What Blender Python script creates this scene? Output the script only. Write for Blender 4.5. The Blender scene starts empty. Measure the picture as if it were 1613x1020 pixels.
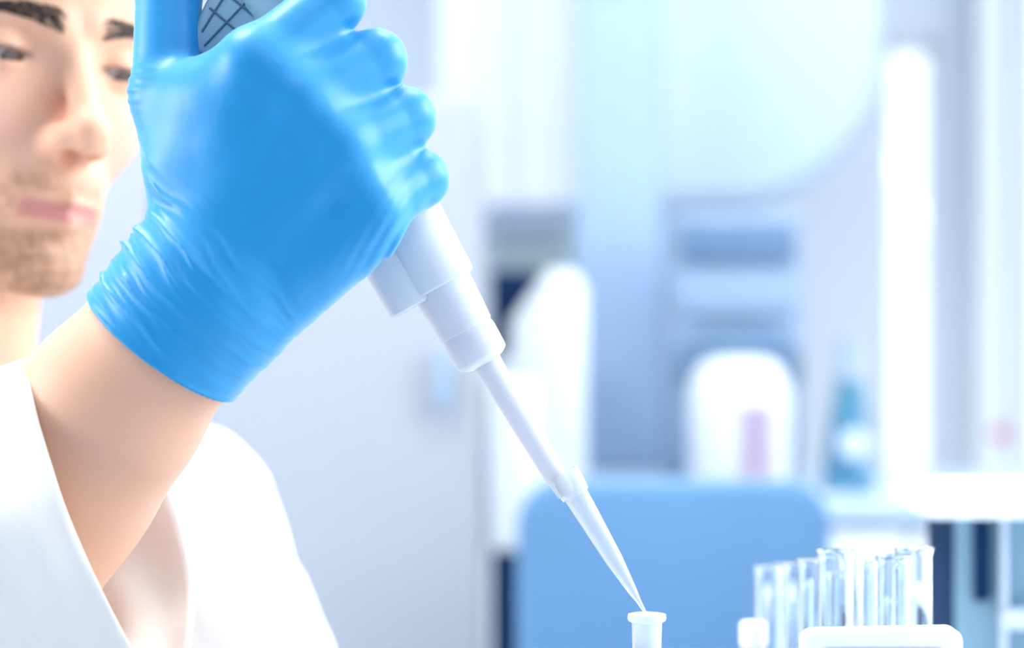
import bpy, bmesh, math, random
import numpy as np
from mathutils import Vector, Matrix
R = math.radians
sc = bpy.context.scene
col = sc.collection
random.seed(5); rng = np.random.RandomState(5)

# ------------------------------------------------------------------ camera
F = 1613 * 80 / 36.0
CAMZ = 1.2
cd = bpy.data.cameras.new('camera'); cam = bpy.data.objects.new('camera', cd); col.objects.link(cam)
cam.location = (0, 0, CAMZ); cam.rotation_euler = (R(90), 0, 0)
cd.lens = 80; cd.sensor_width = 36; cd.clip_start = 0.05
cd.dof.use_dof = True; cd.dof.focus_distance = 0.895; cd.dof.aperture_fstop = 5.0
sc.camera = cam
# ------------------------------------------------------------------ exposure
sc.view_settings.view_transform = 'Standard'; sc.view_settings.look = 'None'
sc.view_settings.gamma = 1; sc.view_settings.use_curve_mapping = False
sc.view_settings.exposure = 0.2
sc.cycles.use_denoising = True
sc.cycles.max_bounces = 10; sc.cycles.transparent_max_bounces = 12
# ------------------------------------------------------------------ sky
w = bpy.data.worlds.new('sky'); sc.world = w; w.use_nodes = True
w.node_tree.nodes['Background'].inputs[0].default_value = (0.84, 0.92, 1.0, 1)
w.node_tree.nodes['Background'].inputs[1].default_value = 1.6
# ------------------------------------------------------------------ lights
def area(name, loc, target, size, power, color=(1, 1, 1), size_y=None):
    l = bpy.data.lights.new(name, 'AREA'); l.energy = power; l.color = color
    l.shape = 'RECTANGLE'; l.size = size; l.size_y = size_y or size
    o = bpy.data.objects.new(name, l); col.objects.link(o); o.location = loc
    d = Vector(target) - Vector(loc); o.rotation_euler = d.to_track_quat('-Z', 'Y').to_euler()
    return o
area('window_daylight', (1.55, 1.15, 2.05), (-0.1, 0.88, 1.2), 1.1, 35, (0.97, 0.99, 1.0), 1.0)  # unseen source, added to light the fingers from the right
area('window_daylight_far', (1.5, 2.5, 1.9), (-0.2, 1.0, 1.2), 1.2, 14, (0.95, 0.98, 1.0), 1.2)
area('window_daylight_left', (-2.75, 0.7, 1.75), (-0.2, 0.95, 1.15), 1.3, 52, (1.0, 0.97, 0.93), 1.2)  # unseen source, added to brighten the forearm and sleeve from the left
CEIL = 2.75
PANELS = [(-0.75, 1.15), (-0.75, 2.15), (0.35, 1.5), (0.35, 3.4), (-1.2, 4.0), (0.2, -0.6)]  # unseen panels, added for overall brightness and pale rims on the hand
POW = [20, 12, 14, 6, 8, 3]
for i, (x, y) in enumerate(PANELS):
    area('ceiling_lamp_light', (x, y, CEIL - 0.06), (x, y, 0), 0.58, POW[i], (1, 0.99, 0.97))

# ------------------------------------------------------------------ helpers
def tag(o, label=None, cat=None, group=None, kind=None):
    if label: o['label'] = label
    if cat: o['category'] = cat
    if group: o['group'] = group
    if kind: o['kind'] = kind
    return o

def mat(name, color, rough=0.5, metal=0.0, trans=0.0, sheen=0.0, coat=0.0, sss=0.0, var=0.0, scale=20, spec=None, ior=None, alpha=None):
    m = bpy.data.materials.new(name); m.use_nodes = True; nt = m.node_tree
    b = nt.nodes['Principled BSDF']
    b.inputs['Base Color'].default_value = (*color, 1)
    b.inputs['Roughness'].default_value = rough
    b.inputs['Metallic'].default_value = metal
    b.inputs['Transmission Weight'].default_value = trans
    b.inputs['Sheen Weight'].default_value = sheen
    b.inputs['Coat Weight'].default_value = coat
    b.inputs['Subsurface Weight'].default_value = sss
    if spec is not None: b.inputs['Specular IOR Level'].default_value = spec
    if ior: b.inputs['IOR'].default_value = ior
    if alpha is not None: b.inputs['Alpha'].default_value = alpha
    if var:
        tc = nt.nodes.new('ShaderNodeTexCoord'); n = nt.nodes.new('ShaderNodeTexNoise')
        n.inputs['Scale'].default_value = scale; nt.links.new(tc.outputs['Object'], n.inputs['Vector'])
        mx = nt.nodes.new('ShaderNodeMix'); mx.data_type = 'RGBA'
        mx.inputs[6].default_value = (*[c * (1 - var) for c in color], 1)
        mx.inputs[7].default_value = (*[min(1, c * (1 + var)) for c in color], 1)
        nt.links.new(n.outputs['Fac'], mx.inputs[0]); nt.links.new(mx.outputs[2], b.inputs['Base Color'])
    return m

def link(name, me, m, parent=None, smooth=True):
    o = bpy.data.objects.new(name, me); col.objects.link(o)
    if m: me.materials.append(m)
    if parent is not None: o.parent = parent
    if smooth:
        me.polygons.foreach_set('use_smooth', [True] * len(me.polygons))
    return o

def from_bm(name, bm, m, parent=None, smooth=True, angle=None):
    bmesh.ops.recalc_face_normals(bm, faces=bm.faces)
    me = bpy.data.meshes.new(name); bm.to_mesh(me); bm.free()
    o = link(name, me, m, parent, smooth)
    if smooth:
        me.set_sharp_from_angle(angle=R(angle or 35))
    return o

def empty(name, loc=(0, 0, 0)):
    o = bpy.data.objects.new(name, None); col.objects.link(o); o.location = loc; o.empty_display_size = 0.05
    return o

def local(o, root):      # give world-space mesh o the root's frame
    o.parent = root; o.matrix_parent_inverse = Matrix.Translation(-root.location)
    return o

def box_bm(x0, x1, y0, y1, z0, z1, bev=0.0, seg=3, bm=None):
    b = bmesh.new()
    bmesh.ops.create_cube(b, size=1)
    bmesh.ops.transform(b, verts=b.verts, matrix=Matrix.Translation(((x0 + x1) / 2, (y0 + y1) / 2, (z0 + z1) / 2)) @ Matrix.Diagonal((x1 - x0, y1 - y0, z1 - z0, 1)))
    if bev: bmesh.ops.bevel(b, geom=list(b.edges), offset=bev, segments=seg, affect='EDGES', profile=0.5)
    if bm is not None:
        me = bpy.data.meshes.new('t'); b.to_mesh(me); b.free(); bm.from_mesh(me); bpy.data.meshes.remove(me); return bm
    return b

def box(name, x0, x1, y0, y1, z0, z1, m, parent=None, bev=0.0, seg=3):
    o = from_bm(name, box_bm(x0, x1, y0, y1, z0, z1, bev, seg), m)
    if parent is not None: local(o, parent)
    return o

def lathe_bm(prof, seg=40, mtx=None, bm=None, closed=False):
    """prof: (r, z) list"""
    b = bm if bm is not None else bmesh.new(); mtx = mtx or Matrix.Identity(4)
    rings = []
    for r, z in prof:
        if r < 1e-7: rings.append([b.verts.new(mtx @ Vector((0, 0, z)))])
        else: rings.append([b.verts.new(mtx @ Vector((r * math.cos(2 * math.pi * k / seg), r * math.sin(2 * math.pi * k / seg), z))) for k in range(seg)])
    prs = list(zip(rings[:-1], rings[1:])) + ([(rings[-1], rings[0])] if closed else [])
    for a, c in prs:
        for k in range(seg):
            k2 = (k + 1) % seg
            if len(a) == 1 and len(c) == 1: continue
            if len(a) == 1: b.faces.new((a[0], c[k2], c[k]))
            elif len(c) == 1: b.faces.new((a[k], a[k2], c[0]))
            else: b.faces.new((a[k], a[k2], c[k2], c[k]))
    return b

def lathe(name, prof, m, parent=None, mtx=None, seg=40, closed=False, angle=30):
    o = from_bm(name, lathe_bm(prof, seg, mtx, closed=closed), m, angle=angle)
    if parent is not None: local(o, parent)
    return o

def extrude_poly(name, pts, y0, y1, m, parent=None, bev=0.004):
    """pts: (x, z) outline, extruded from y0 to y1"""
    b = bmesh.new()
    vs = [b.verts.new((x, y0, z)) for x, z in pts]
    f = b.faces.new(vs)
    r = bmesh.ops.extrude_face_region(b, geom=[f])
    bmesh.ops.translate(b, verts=[v for v in r['geom'] if isinstance(v, bmesh.types.BMVert)], vec=(0, y1 - y0, 0))
    if bev: bmesh.ops.bevel(b, geom=list(b.edges), offset=bev, segments=2, affect='EDGES', profile=0.5)
    o = from_bm(name, b, m)
    if parent is not None: local(o, parent)
    return o

def at(px, py, d):       # world metres
    return Vector(((px - 806.5) / F * d, d, CAMZ - (py - 510) / F * d))
def X(px, d): return (px - 806.5) / F * d
def Z(py, d): return CAMZ - (py - 510) / F * d

# ------------------------------------------------------------------ sculpting by distance fields (millimetres, camera-aligned)
def P(px, py, w=0.0):
    d = 900.0 - w
    return np.array(((px - 806.5) / F * d, d, -(py - 510) / F * d))
def cap(p, a, b, ra, rb, sc=None):
    a = np.asarray(a, float); b = np.asarray(b, float)
    q = p
    if sc is not None:
        s = np.asarray(sc); q = (p - a) * s; b = (b - a) * s; a = a * 0
    ba = b - a; pa = q - a
    t = np.clip((pa @ ba) / max(ba @ ba, 1e-9), 0, 1)
    return np.linalg.norm(pa - t[:, None] * ba, axis=1) - (ra + (rb - ra) * t)
def sph(p, c, r): return np.linalg.norm(p - np.asarray(c, float), axis=1) - r
def ell(p, c, r):
    q = p - np.asarray(c, float); r = np.asarray(r, float)
    k0 = np.linalg.norm(q / r, axis=1); k1 = np.linalg.norm(q / (r * r), axis=1) + 1e-9
    return k0 * (k0 - 1) / k1
def smin(a, b, k):
    h = np.clip(0.5 + 0.5 * (b - a) / k, 0, 1)
    return b + (a - b) * h - k * h * (1 - h)
def smax(a, b, k): return -smin(-a, -b, k)
def sstep(a, b, x):
    t = np.clip((x - a) / (b - a), 0, 1); return t * t * (3 - 2 * t)
_nd = rng.normal(size=(10, 3)); _nd /= np.linalg.norm(_nd, axis=1)[:, None]; _np = rng.rand(10) * 6.28
def noise(p, s):
    v = 0
    for i in range(10): v = v + np.sin((p @ _nd[i]) * (6.28 / s) * (0.6 + 0.12 * i) + _np[i])
    return v / 5.0

def nets(f, lo, hi, h, B=8):
    lo = np.asarray(lo, float); hi = np.asarray(hi, float)
    nb = np.ceil((hi - lo) / (h * B)).astype(int)
    g = np.stack(np.meshgrid(*[np.arange(n) for n in nb], indexing='ij'), -1).reshape(-1, 3)
    d = f(lo + (g + 0.5) * B * h)
    g = g[np.abs(d) < B * h * 1.6]
    o = np.stack(np.meshgrid(*[np.arange(B)] * 3, indexing='ij'), -1).reshape(-1, 3)
    cells = (g[:, None] * B + o[None]).reshape(-1, 3)
    N = nb * B + 3
    key = lambda c: ((c[:, 0] + 1) * N[1] + c[:, 1] + 1) * N[2] + c[:, 2] + 1
    cor = np.array([[i, j, k] for i in (0, 1) for j in (0, 1) for k in (0, 1)])
    ck = np.stack([key(cells + c) for c in cor], 1)
    uk, inv = np.unique(ck.ravel(), return_inverse=True); inv = inv.reshape(ck.shape)
    uc = np.stack([uk // (N[1] * N[2]) - 1, (uk // N[2]) % N[1] - 1, uk % N[2] - 1], 1)
    pts = lo + uc * h
    val = np.concatenate([f(pts[i:i + 400000]) for i in range(0, len(pts), 400000)])
    cv = val[inv]; s = cv < 0
    act = s.any(1) & ~s.all(1)
    cells = cells[act]; cv = cv[act]; s = s[act]
    edges = [(a, b) for a in range(8) for b in range(a + 1, 8) if np.abs(cor[a] - cor[b]).sum() == 1]
    acc = np.zeros((len(cells), 3)); cnt = np.zeros(len(cells))
    for a, b in edges:
        m_ = s[:, a] != s[:, b]
        t = cv[m_, a] / (cv[m_, a] - cv[m_, b])
        acc[m_] += cor[a] + t[:, None] * (cor[b] - cor[a]); cnt[m_] += 1
    V = lo + (cells + acc / cnt[:, None]) * h
    k = key(cells); order = np.argsort(k); ks = k[order]
    def look(c):
        q = key(c); i = np.clip(np.searchsorted(ks, q), 0, len(ks) - 1)
        return np.where(ks[i] == q, order[i], -1)
    Fc = []
    for ax in range(3):
        e = np.zeros(3, int); e[ax] = 1; b_, c_ = [(1, 2), (2, 0), (0, 1)][ax]
        hb = int(np.where((cor == e).all(1))[0][0])
        m_ = s[:, 0] != s[:, hb]
        cc = cells[m_]; s0 = s[m_, 0]
        eb = np.zeros(3, int); eb[b_] = 1; ec = np.zeros(3, int); ec[c_] = 1
        q = np.stack([look(cc), look(cc - eb), look(cc - eb - ec), look(cc - ec)], 1)
        q = np.where(s0[:, None], q, q[:, ::-1]); Fc.append(q[(q >= 0).all(1)])
    Fc = np.concatenate(Fc)
    for _ in range(2):     # settle on the surface
        e = 0.35 * h; v0 = f(V)
        gr = np.stack([f(V + e * np.eye(3)[i]) - v0 for i in range(3)], 1) / e
        V = V - np.clip(v0, -h, h)[:, None] * gr / np.maximum((gr ** 2).sum(1), 0.25)[:, None]
    return V, Fc

def mesh_np(name, V, Fc, m, parent=None, color=None):
    me = bpy.data.meshes.new(name)
    W = V / 1000.0 + np.array([0, 0, CAMZ])
    me.vertices.add(len(W)); me.vertices.foreach_set('co', W.ravel())
    me.loops.add(Fc.size); me.loops.foreach_set('vertex_index', Fc.ravel().astype(np.int32))
    me.polygons.add(len(Fc)); me.polygons.foreach_set('loop_start', np.arange(0, Fc.size, 4, dtype=np.int32))
    me.update(calc_edges=True); me.validate()
    if color is not None:
        ca = me.color_attributes.new('Col', 'FLOAT_COLOR', 'POINT')
        ca.data.foreach_set('color', np.concatenate([color, np.ones((len(color), 1))], 1).astype(np.float32).ravel())
    o = link(name, me, m)
    if parent is not None: local(o, parent)
    return o

# ------------------------------------------------------------------ materials
def wallm(name, c): return mat(name, c, 0.8, var=0.03, scale=3)
M = dict(
    wall=wallm('wall paint', (0.80, 0.86, 0.93)), floor=mat('floor vinyl', (0.62, 0.70, 0.80), 0.5, var=0.05, scale=6),
    frontwall=wallm('blue grey wall paint', (0.16, 0.24, 0.36)), ceil=wallm('ceiling paint', (0.9, 0.92, 0.94)),
    grey=mat('cabinet grey laminate', (0.31, 0.345, 0.40), 0.55, var=0.02, scale=4),
    pale=mat('pale blue laminate', (0.50, 0.60, 0.74), 0.6, var=0.02), column=mat('pillar paint', (0.345, 0.48, 0.68), 0.7, var=0.03, scale=3),
    white=mat('white plastic', (0.76, 0.81, 0.86), 0.4), bright=mat('white enamel', (0.83, 0.88, 0.92), 0.4),
    navy=mat('navy plastic', (0.002, 0.022, 0.075), 0.7, spec=0.12), slate=mat('slate blue plastic', (0.11, 0.20, 0.33), 0.5, var=0.05),
    chair=mat('chair fabric', (0.08, 0.20, 0.375), 0.8, var=0.12, scale=6, sheen=0.2), midblue=mat('blue grey housing', (0.25, 0.36, 0.52), 0.5, var=0.03),
    teal=mat('teal liquid', (0.10, 0.42, 0.62), 0.25), olive=mat('green grey board', (0.50, 0.60, 0.62), 0.7),
    pink=mat('pink label', (0.72, 0.62, 0.80), 0.6), red=mat('red button', (0.9, 0.12, 0.25), 0.4),
    bench=mat('bench top', (0.50, 0.64, 0.80), 0.35, var=0.03), metal=mat('brushed steel', (0.6, 0.65, 0.7), 0.35, 1.0),
    tealgrey=mat('teal grey housing', (0.17, 0.31, 0.42), 0.45, var=0.04), display=mat('dark display', (0.01, 0.05, 0.10), 0.15),
    pip=mat('pipette white plastic', (0.60, 0.67, 0.74), 0.38, sss=0.1), pipgrey=mat('pipette grey plastic', (0.30, 0.46, 0.54), 0.45),
    pipline=mat('pipette seam', (0.06, 0.13, 0.2), 0.5),
    clear=mat('clear polypropylene', (0.93, 0.97, 1.0), 0.2, trans=0.72, ior=1.25), glass=mat('tube glass', (0.86, 0.93, 1.0), 0.03, trans=1.0, ior=1.45),
    tubepp=mat('milky polypropylene', (0.90, 0.96, 1.0), 0.25, trans=0.55, ior=1.4),
    trousers=mat('dark blue cotton', (0.05, 0.08, 0.15), 0.85), shoe=mat('shoe leather', (0.05, 0.05, 0.06), 0.4),
    hair=mat('dark brown hair', (0.055, 0.035, 0.028), 0.7), shirt=mat('lilac grey shirt', (0.62, 0.58, 0.68), 0.9, sheen=0.2),
)
def cloth(name, c):
    m = mat(name, c, 0.9, sheen=0.15, sss=0.0); nt = m.node_tree; b = nt.nodes['Principled BSDF']
    tc = nt.nodes.new('ShaderNodeTexCoord'); n = nt.nodes.new('ShaderNodeTexNoise'); n.inputs['Scale'].default_value = 900
    bp = nt.nodes.new('ShaderNodeBump'); bp.inputs['Strength'].default_value = 0.1; bp.inputs['Distance'].default_value = 0.001
    nt.links.new(tc.outputs['Object'], n.inputs['Vector']); nt.links.new(n.outputs['Fac'], bp.inputs['Height']); nt.links.new(bp.outputs[0], b.inputs['Normal'])
    return m
M['coat'] = cloth('white cotton', (0.85, 0.805, 0.765))
def glove_m():
    m = mat('blue nitrile', (0.008, 0.275, 0.60), 0.42, sheen=0.6, coat=0.0); nt = m.node_tree; b = nt.nodes['Principled BSDF']
    b.inputs['Sheen Tint'].default_value = (0.75, 0.93, 1, 1); b.inputs['Sheen Roughness'].default_value = 0.3
    b.inputs['Coat Roughness'].default_value = 0.3; b.inputs['Specular IOR Level'].default_value = 0.5
    tc = nt.nodes.new('ShaderNodeTexCoord'); n = nt.nodes.new('ShaderNodeTexNoise'); n.inputs['Scale'].default_value = 1400
    bp = nt.nodes.new('ShaderNodeBump'); bp.inputs['Strength'].default_value = 0.08; bp.inputs['Distance'].default_value = 0.0005
    nt.links.new(tc.outputs['Object'], n.inputs['Vector']); nt.links.new(n.outputs['Fac'], bp.inputs['Height']); nt.links.new(bp.outputs[0], b.inputs['Normal'])
    return m
M['glove'] = glove_m()
def skin_m():
    m = mat('skin', (0.8, 0.55, 0.42), 0.5, sss=0.25); nt = m.node_tree; b = nt.nodes['Principled BSDF']
    b.inputs['Subsurface Radius'].default_value = (1, 0.35, 0.2); b.inputs['Subsurface Scale'].default_value = 0.006
    a = nt.nodes.new('ShaderNodeVertexColor'); a.layer_name = 'Col'; nt.links.new(a.outputs['Color'], b.inputs['Base Color'])
    return m
M['skin'] = skin_m()

# ================================================================== THE ROOM
XL, XR, YB = -2.4, 1.08, 5.4
def struct(o): o['kind'] = 'structure'; return o
struct(box('floor', XL, XR + 0.15, -1.5, YB + 0.1, -0.05, 0, M['floor']))
struct(box('ceiling', XL, XR + 0.15, -1.5, YB + 0.1, CEIL, CEIL + 0.05, M['ceil']))
wx0, wx1, wz0, wz1 = X(1396, YB), X(1474, YB), Z(830, YB), Z(60, YB)
bw = bmesh.new()
for a_, b_, c_, d_ in ((XL, wx0, 0, CEIL), (wx1, XR + 0.15, 0, CEIL), (wx0, wx1, 0, wz0), (wx0, wx1, wz1, CEIL)): box_bm(a_, b_, YB, YB + 0.1, c_, d_, bm=bw)
struct(from_bm('wall_back', bw, M['wall'], smooth=False))
struct(box('wall_front', XL, XR + 0.15, -1.6, -1.5, 0, CEIL, M['frontwall']))  # unseen wall, added in dark paint to cut front light on the glove
lw = bmesh.new()
for a_, b_, c_, d_ in ((-1.5, 0.0, 0, CEIL), (1.4, YB, 0, CEIL), (0.0, 1.4, 0, 1.0), (0.0, 1.4, 2.4, CEIL)): box_bm(XL - 0.1, XL, a_, b_, c_, d_, bm=lw)
struct(from_bm('wall_left', lw, M['wall'], smooth=False))
# right wall: sill below, head above, piers between two tall windows
WZ0, WZ1 = 0.72, 2.5
wr = bmesh.new()
wins = [(0.55, 1.75), (1.95, 3.3), (3.9, 5.36)]  # nearest opening is out of view, added for the light on the fingers
box_bm(XR, XR + 0.05, -1.5, YB, 0, WZ0, bm=wr); box_bm(XR, XR + 0.05, -1.5, YB, WZ1, CEIL, bm=wr)
ys = [-1.5] + [v for a in wins for v in a] + [YB]
for i in range(0, len(ys), 2): box_bm(XR, XR + 0.05, ys[i], ys[i + 1], WZ0, WZ1, bm=wr)
struct(from_bm('wall_right', wr, M['ceil'], smooth=False))
mg = bpy.data.materials.new('window glass'); mg.use_nodes = True; _n = mg.node_tree
_t = _n.nodes.new('ShaderNodeBsdfTransparent'); _g = _n.nodes.new('ShaderNodeBsdfGlossy'); _g.inputs['Roughness'].default_value = 0.02; _m = _n.nodes.new('ShaderNodeMixShader'); _m.inputs[0].default_value = 0.05
_n.links.new(_t.outputs[0], _m.inputs[1]); _n.links.new(_g.outputs[0], _m.inputs[2]); _n.links.new(_m.outputs[0], _n.nodes['Material Output'].inputs['Surface'])
for i, (a, b) in enumerate(wins):
    fr = bmesh.new(); t = 0.05
    for args in ((a, a + t, WZ0, WZ1), (b - t, b, WZ0, WZ1), (a, b, WZ0, WZ0 + t), (a, b, WZ1 - t, WZ1)):
        box_bm(XR + 0.005, XR + 0.045, args[0], args[1], args[2], args[3], bm=fr)
    if i == 2: box_bm(XR + 0.004, XR + 0.046, 4.90, 5.01, WZ0, WZ1, bm=fr)
    wo = struct(from_bm('window_%d' % (i + 1), fr, M['white'], smooth=False))
    box('pane', XR + 0.022, XR + 0.027, a + t, b - t, WZ0 + t, WZ1 - t, mg, wo)

fr = bmesh.new()
for a_, b_, c_, d_ in ((0.0, 0.05, 1.0, 2.4), (1.35, 1.4, 1.0, 2.4), (0.0, 1.4, 1.0, 1.05), (0.0, 1.4, 2.35, 2.4)): box_bm(XL - .08, XL - .02, a_, b_, c_, d_, bm=fr)
wo = struct(from_bm('window_5', fr, M['white'], smooth=False))  # unseen window, added as the opening for the left light
box('pane', XL - .052, XL - .048, 0.05, 1.35, 1.05, 2.35, mg, wo)
fr = bmesh.new()
for a_, b_, c_, d_ in ((wx0, wx0 + .012, wz0, wz1), (wx1 - .012, wx1, wz0, wz1), (wx0, wx1, wz0, wz0 + .03), (wx0, wx1, wz1 - .03, wz1)): box_bm(a_, b_, YB + .02, YB + .08, c_, d_, bm=fr)
wo = struct(from_bm('window_4', fr, M['white'], smooth=False))
box('pane', wx0 + .012, wx1 - .012, YB + .045, YB + .05, wz0 + .03, wz1 - .03, mg, wo)
# added ceiling lamps, out of view, for overall brightness
emi = bpy.data.materials.new('lamp diffuser'); emi.use_nodes = True
eb = emi.node_tree.nodes['Principled BSDF']; eb.inputs['Emission Color'].default_value = (1, 1, 1, 1); eb.inputs['Emission Strength'].default_value = 3
for i, (x, y) in enumerate(PANELS):
    t = empty('ceiling_light', (x, y, CEIL - 0.04))
    tag(t, ['square ceiling light panel above the seated person', 'square ceiling light panel above the tall grey cabinet', 'square ceiling light panel above the near bench',
            'square ceiling light panel above the far bench', 'square ceiling light panel in the far left corner', 'square ceiling light panel behind the camera'][i], 'ceiling light', 'ceiling light panels')
    box('diffuser', x - 0.28, x + 0.28, y - 0.28, y + 0.28, CEIL - 0.05, CEIL - 0.04, emi, t)
    fb = bmesh.new()
    for a, b, c, d in ((-0.31, 0.31, -0.31, -0.28), (-0.31, 0.31, 0.28, 0.31), (-0.31, -0.28, -0.28, 0.28), (0.28, 0.31, -0.28, 0.28)):
        box_bm(x + a, x + b, y + c, y + d, CEIL - 0.05, CEIL, bm=fb)
    local(from_bm('frame', fb, M['white'], smooth=False), t)

# ================================================================== BACKGROUND OBJECTS
# tall grey cabinet behind the hand
d = 2.5
t = empty('tall_cabinet', (X(300, d), d, 0)); tag(t, 'tall pale grey cabinet behind the gloved hand and the lab coat', 'cabinet')
x0, x1, zt = X(-260, d), X(757, d), Z(150, d)
box('body', x0, x1, d, d + 0.5, 0.08, zt, M['grey'], t, 0.006); box('plinth', x0 + 0.02, x1 - 0.02, d + 0.03, d + 0.48, 0, 0.08, M['slate'], t)
xm = (x0 + x1) / 2
for a, b in ((x0 + 0.004, xm - 0.002), (xm + 0.002, x1 - 0.004)):
    dr = box('door', a, b, d - 0.02, d, 0.1, zt - 0.01, M['grey'], t, 0.004)
    hx = X(700, d) if b > xm + 0.01 else xm - 0.05
    hb = bmesh.new(); box_bm(hx - 0.007, hx + 0.007, d - 0.05, d - 0.036, Z(640, d), Z(545, d), 0.003, bm=hb)
    for zz in (Z(630, d), Z(560, d)): box_bm(hx - 0.005, hx + 0.005, d - 0.038, d - 0.018, zz - 0.004, zz + 0.004, bm=hb)
    h = from_bm('handle', hb, M['midblue']); h.parent = dr; h.matrix_parent_inverse = dr.matrix_parent_inverse.copy()
    h.matrix_parent_inverse = Matrix.Translation(-t.location) ; h.matrix_parent_inverse = (Matrix.Translation(t.location) @ dr.matrix_parent_inverse).inverted()

# pillar
d = 3.5
struct(box('trim_1', X(911, d), X(1042, d), d, d + 0.14, 0, CEIL, M['column'], None, 0.004))

# far bench with cupboards under it
BZ = 0.975
d = 2.95
t = empty('far_bench', (0.35, d + 0.4, 0)); tag(t, 'long pale blue worktop on white cupboards behind the blue chair', 'bench')
xa, xb = X(772, d) , XR - 0.01
def hole_top(name, x0, x1, y0, y1): return box(name, x0, x1, y0, y1, BZ - 0.03, BZ, M['bench'], t, 0.003)
hole_top('worktop', xa, xb, d, 3.48)
box('cupboard', xa + 0.02, xb - 0.02, d + 0.03, 3.46, 0.0, BZ - 0.03, M['pale'], t)
n = 4
for i in range(n):
    a = xa + 0.025 + (xb - xa - 0.05) * i / n; b = xa + 0.025 + (xb - xa - 0.05) * (i + 1) / n - 0.006
    box('door', a, b, d + 0.012, d + 0.03, 0.08, BZ - 0.045, M['white'], t, 0.003)

# pale wall cupboards above
d = 4.3
t = empty('wall_cupboard', (X(820, d), d, Z(345, d))); tag(t, 'pale wall cupboard left of the blue pillar, high up', 'cupboard')
box('body', X(690, d), X(930, d), d, YB, Z(325, d), CEIL - 0.3, M['pale'], t, 0.005)
box('door', X(692, d), X(812, d), d - 0.02, d, Z(322, d), CEIL - 0.31, M['wall'], t, 0.004)
box('door', X(815, d), X(930, d), d - 0.02, d, Z(322, d), CEIL - 0.31, M['wall'], t, 0.004)
tag(box('pinboard', X(772, d), X(925, d), YB - 0.03, YB, Z(455, YB), Z(300, YB), M['olive']), 'green grey board on the far wall under the pale wall cupboard', 'board')

# rounded extraction hood right of the pillar
d = 3.9
pts = []
cx, cz, r = X(1150, d), Z(80, d), X(1395, d) - X(1150, d)
pts = [(X(1035, d), CEIL - 0.35), (X(1035, d), cz - r)]
for k in range(0, 13):
    a = -math.pi / 2 + math.pi / 2 * k / 12; pts.append((cx + r * math.cos(a), cz + r * math.sin(a)))
pts.append((cx + r, CEIL - 0.35))
t = empty('extraction_hood', (X(1200, d), d, cz - r)); tag(t, 'big pale blue hood with a curved lower corner right of the pillar', 'hood')
extrude_poly('shell', pts, d, d + 0.7, M['pale'], t, 0.01)
pts2 = [(x + (0.012 if i < 2 else 0), z) for i, (x, z) in enumerate(pts)]
inner = [(cx + (x - cx) * 0.93, cz + (z - cz) * 0.93) if z < CEIL - 0.4 else (cx + (x - cx) * 0.93, z - 0.06) for x, z in pts]
extrude_poly('front_panel', inner, d - 0.012, d, mat('hood front', (0.60, 0.72, 0.86), 0.45), t, 0.004)

# blue grey instrument with dark bands, standing on the bench
d = 3.12
t = empty('instrument', (X(1165, d), d, BZ)); tag(t, 'tall blue grey instrument with dark horizontal bands right of the pillar', 'instrument')
box('housing', X(1060, d), X(1262, d), d, d + 0.26, BZ, Z(335, d), M['midblue'], t, 0.01)
box('band', X(1070, d), X(1252, d), d - 0.012, d, Z(412, d), Z(352, d), M['slate'], t, 0.005)
arch = [(X(1065, d), Z(600, d)), (X(1262, d), Z(600, d))]
for k in range(0, 9):
    a = math.pi * k / 8; arch.append((X(1163, d) + (X(1262, d) - X(1163, d)) * math.cos(a), Z(560, d) + 0.045 * math.sin(a)))
extrude_poly('arched_panel', arch, d - 0.012, d, M['slate'], t, 0.002)
box('ledge', X(1066, d), X(1250, d), d - 0.014, d, Z(495, d), Z(430, d), M['midblue'], t, 0.005)

# white round shouldered container
d = 3.02
t = empty('container', (X(1165, d), d, BZ)); tag(t, 'white round shouldered container with a pink label before the blue grey instrument', 'container')
r0 = (X(1245, d) - X(1085, d)) / 2
zt = Z(562, d)
lathe('body', [(0, BZ), (r0 * .96, BZ), (r0, BZ + .006), (r0, zt - .06), (r0 * .97, zt - .035), (r0 * .82, zt - .012), (r0 * .5, zt - .002), (0, zt)], M['white'], t, Matrix.Translation((X(1165, d), d, 0)))
ba = bmesh.new()
for k in range(9):
    a = R(-108 + 5.2 * k); 
    for zz in (BZ + .02, BZ + .12): ba.verts.new((X(1165, d) + (r0 + .001) * math.cos(a + R(12)), d + (r0 + .001) * math.sin(a + R(12)), zz))
ba.verts.ensure_lookup_table()
for k in range(8): ba.faces.new((ba.verts[2 * k], ba.verts[2 * k + 2], ba.verts[2 * k + 3], ba.verts[2 * k + 1]))
bmesh.ops.solidify(ba, geom=list(ba.faces), thickness=-0.0008)
local(from_bm('label', ba, M['pink']), t)

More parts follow.
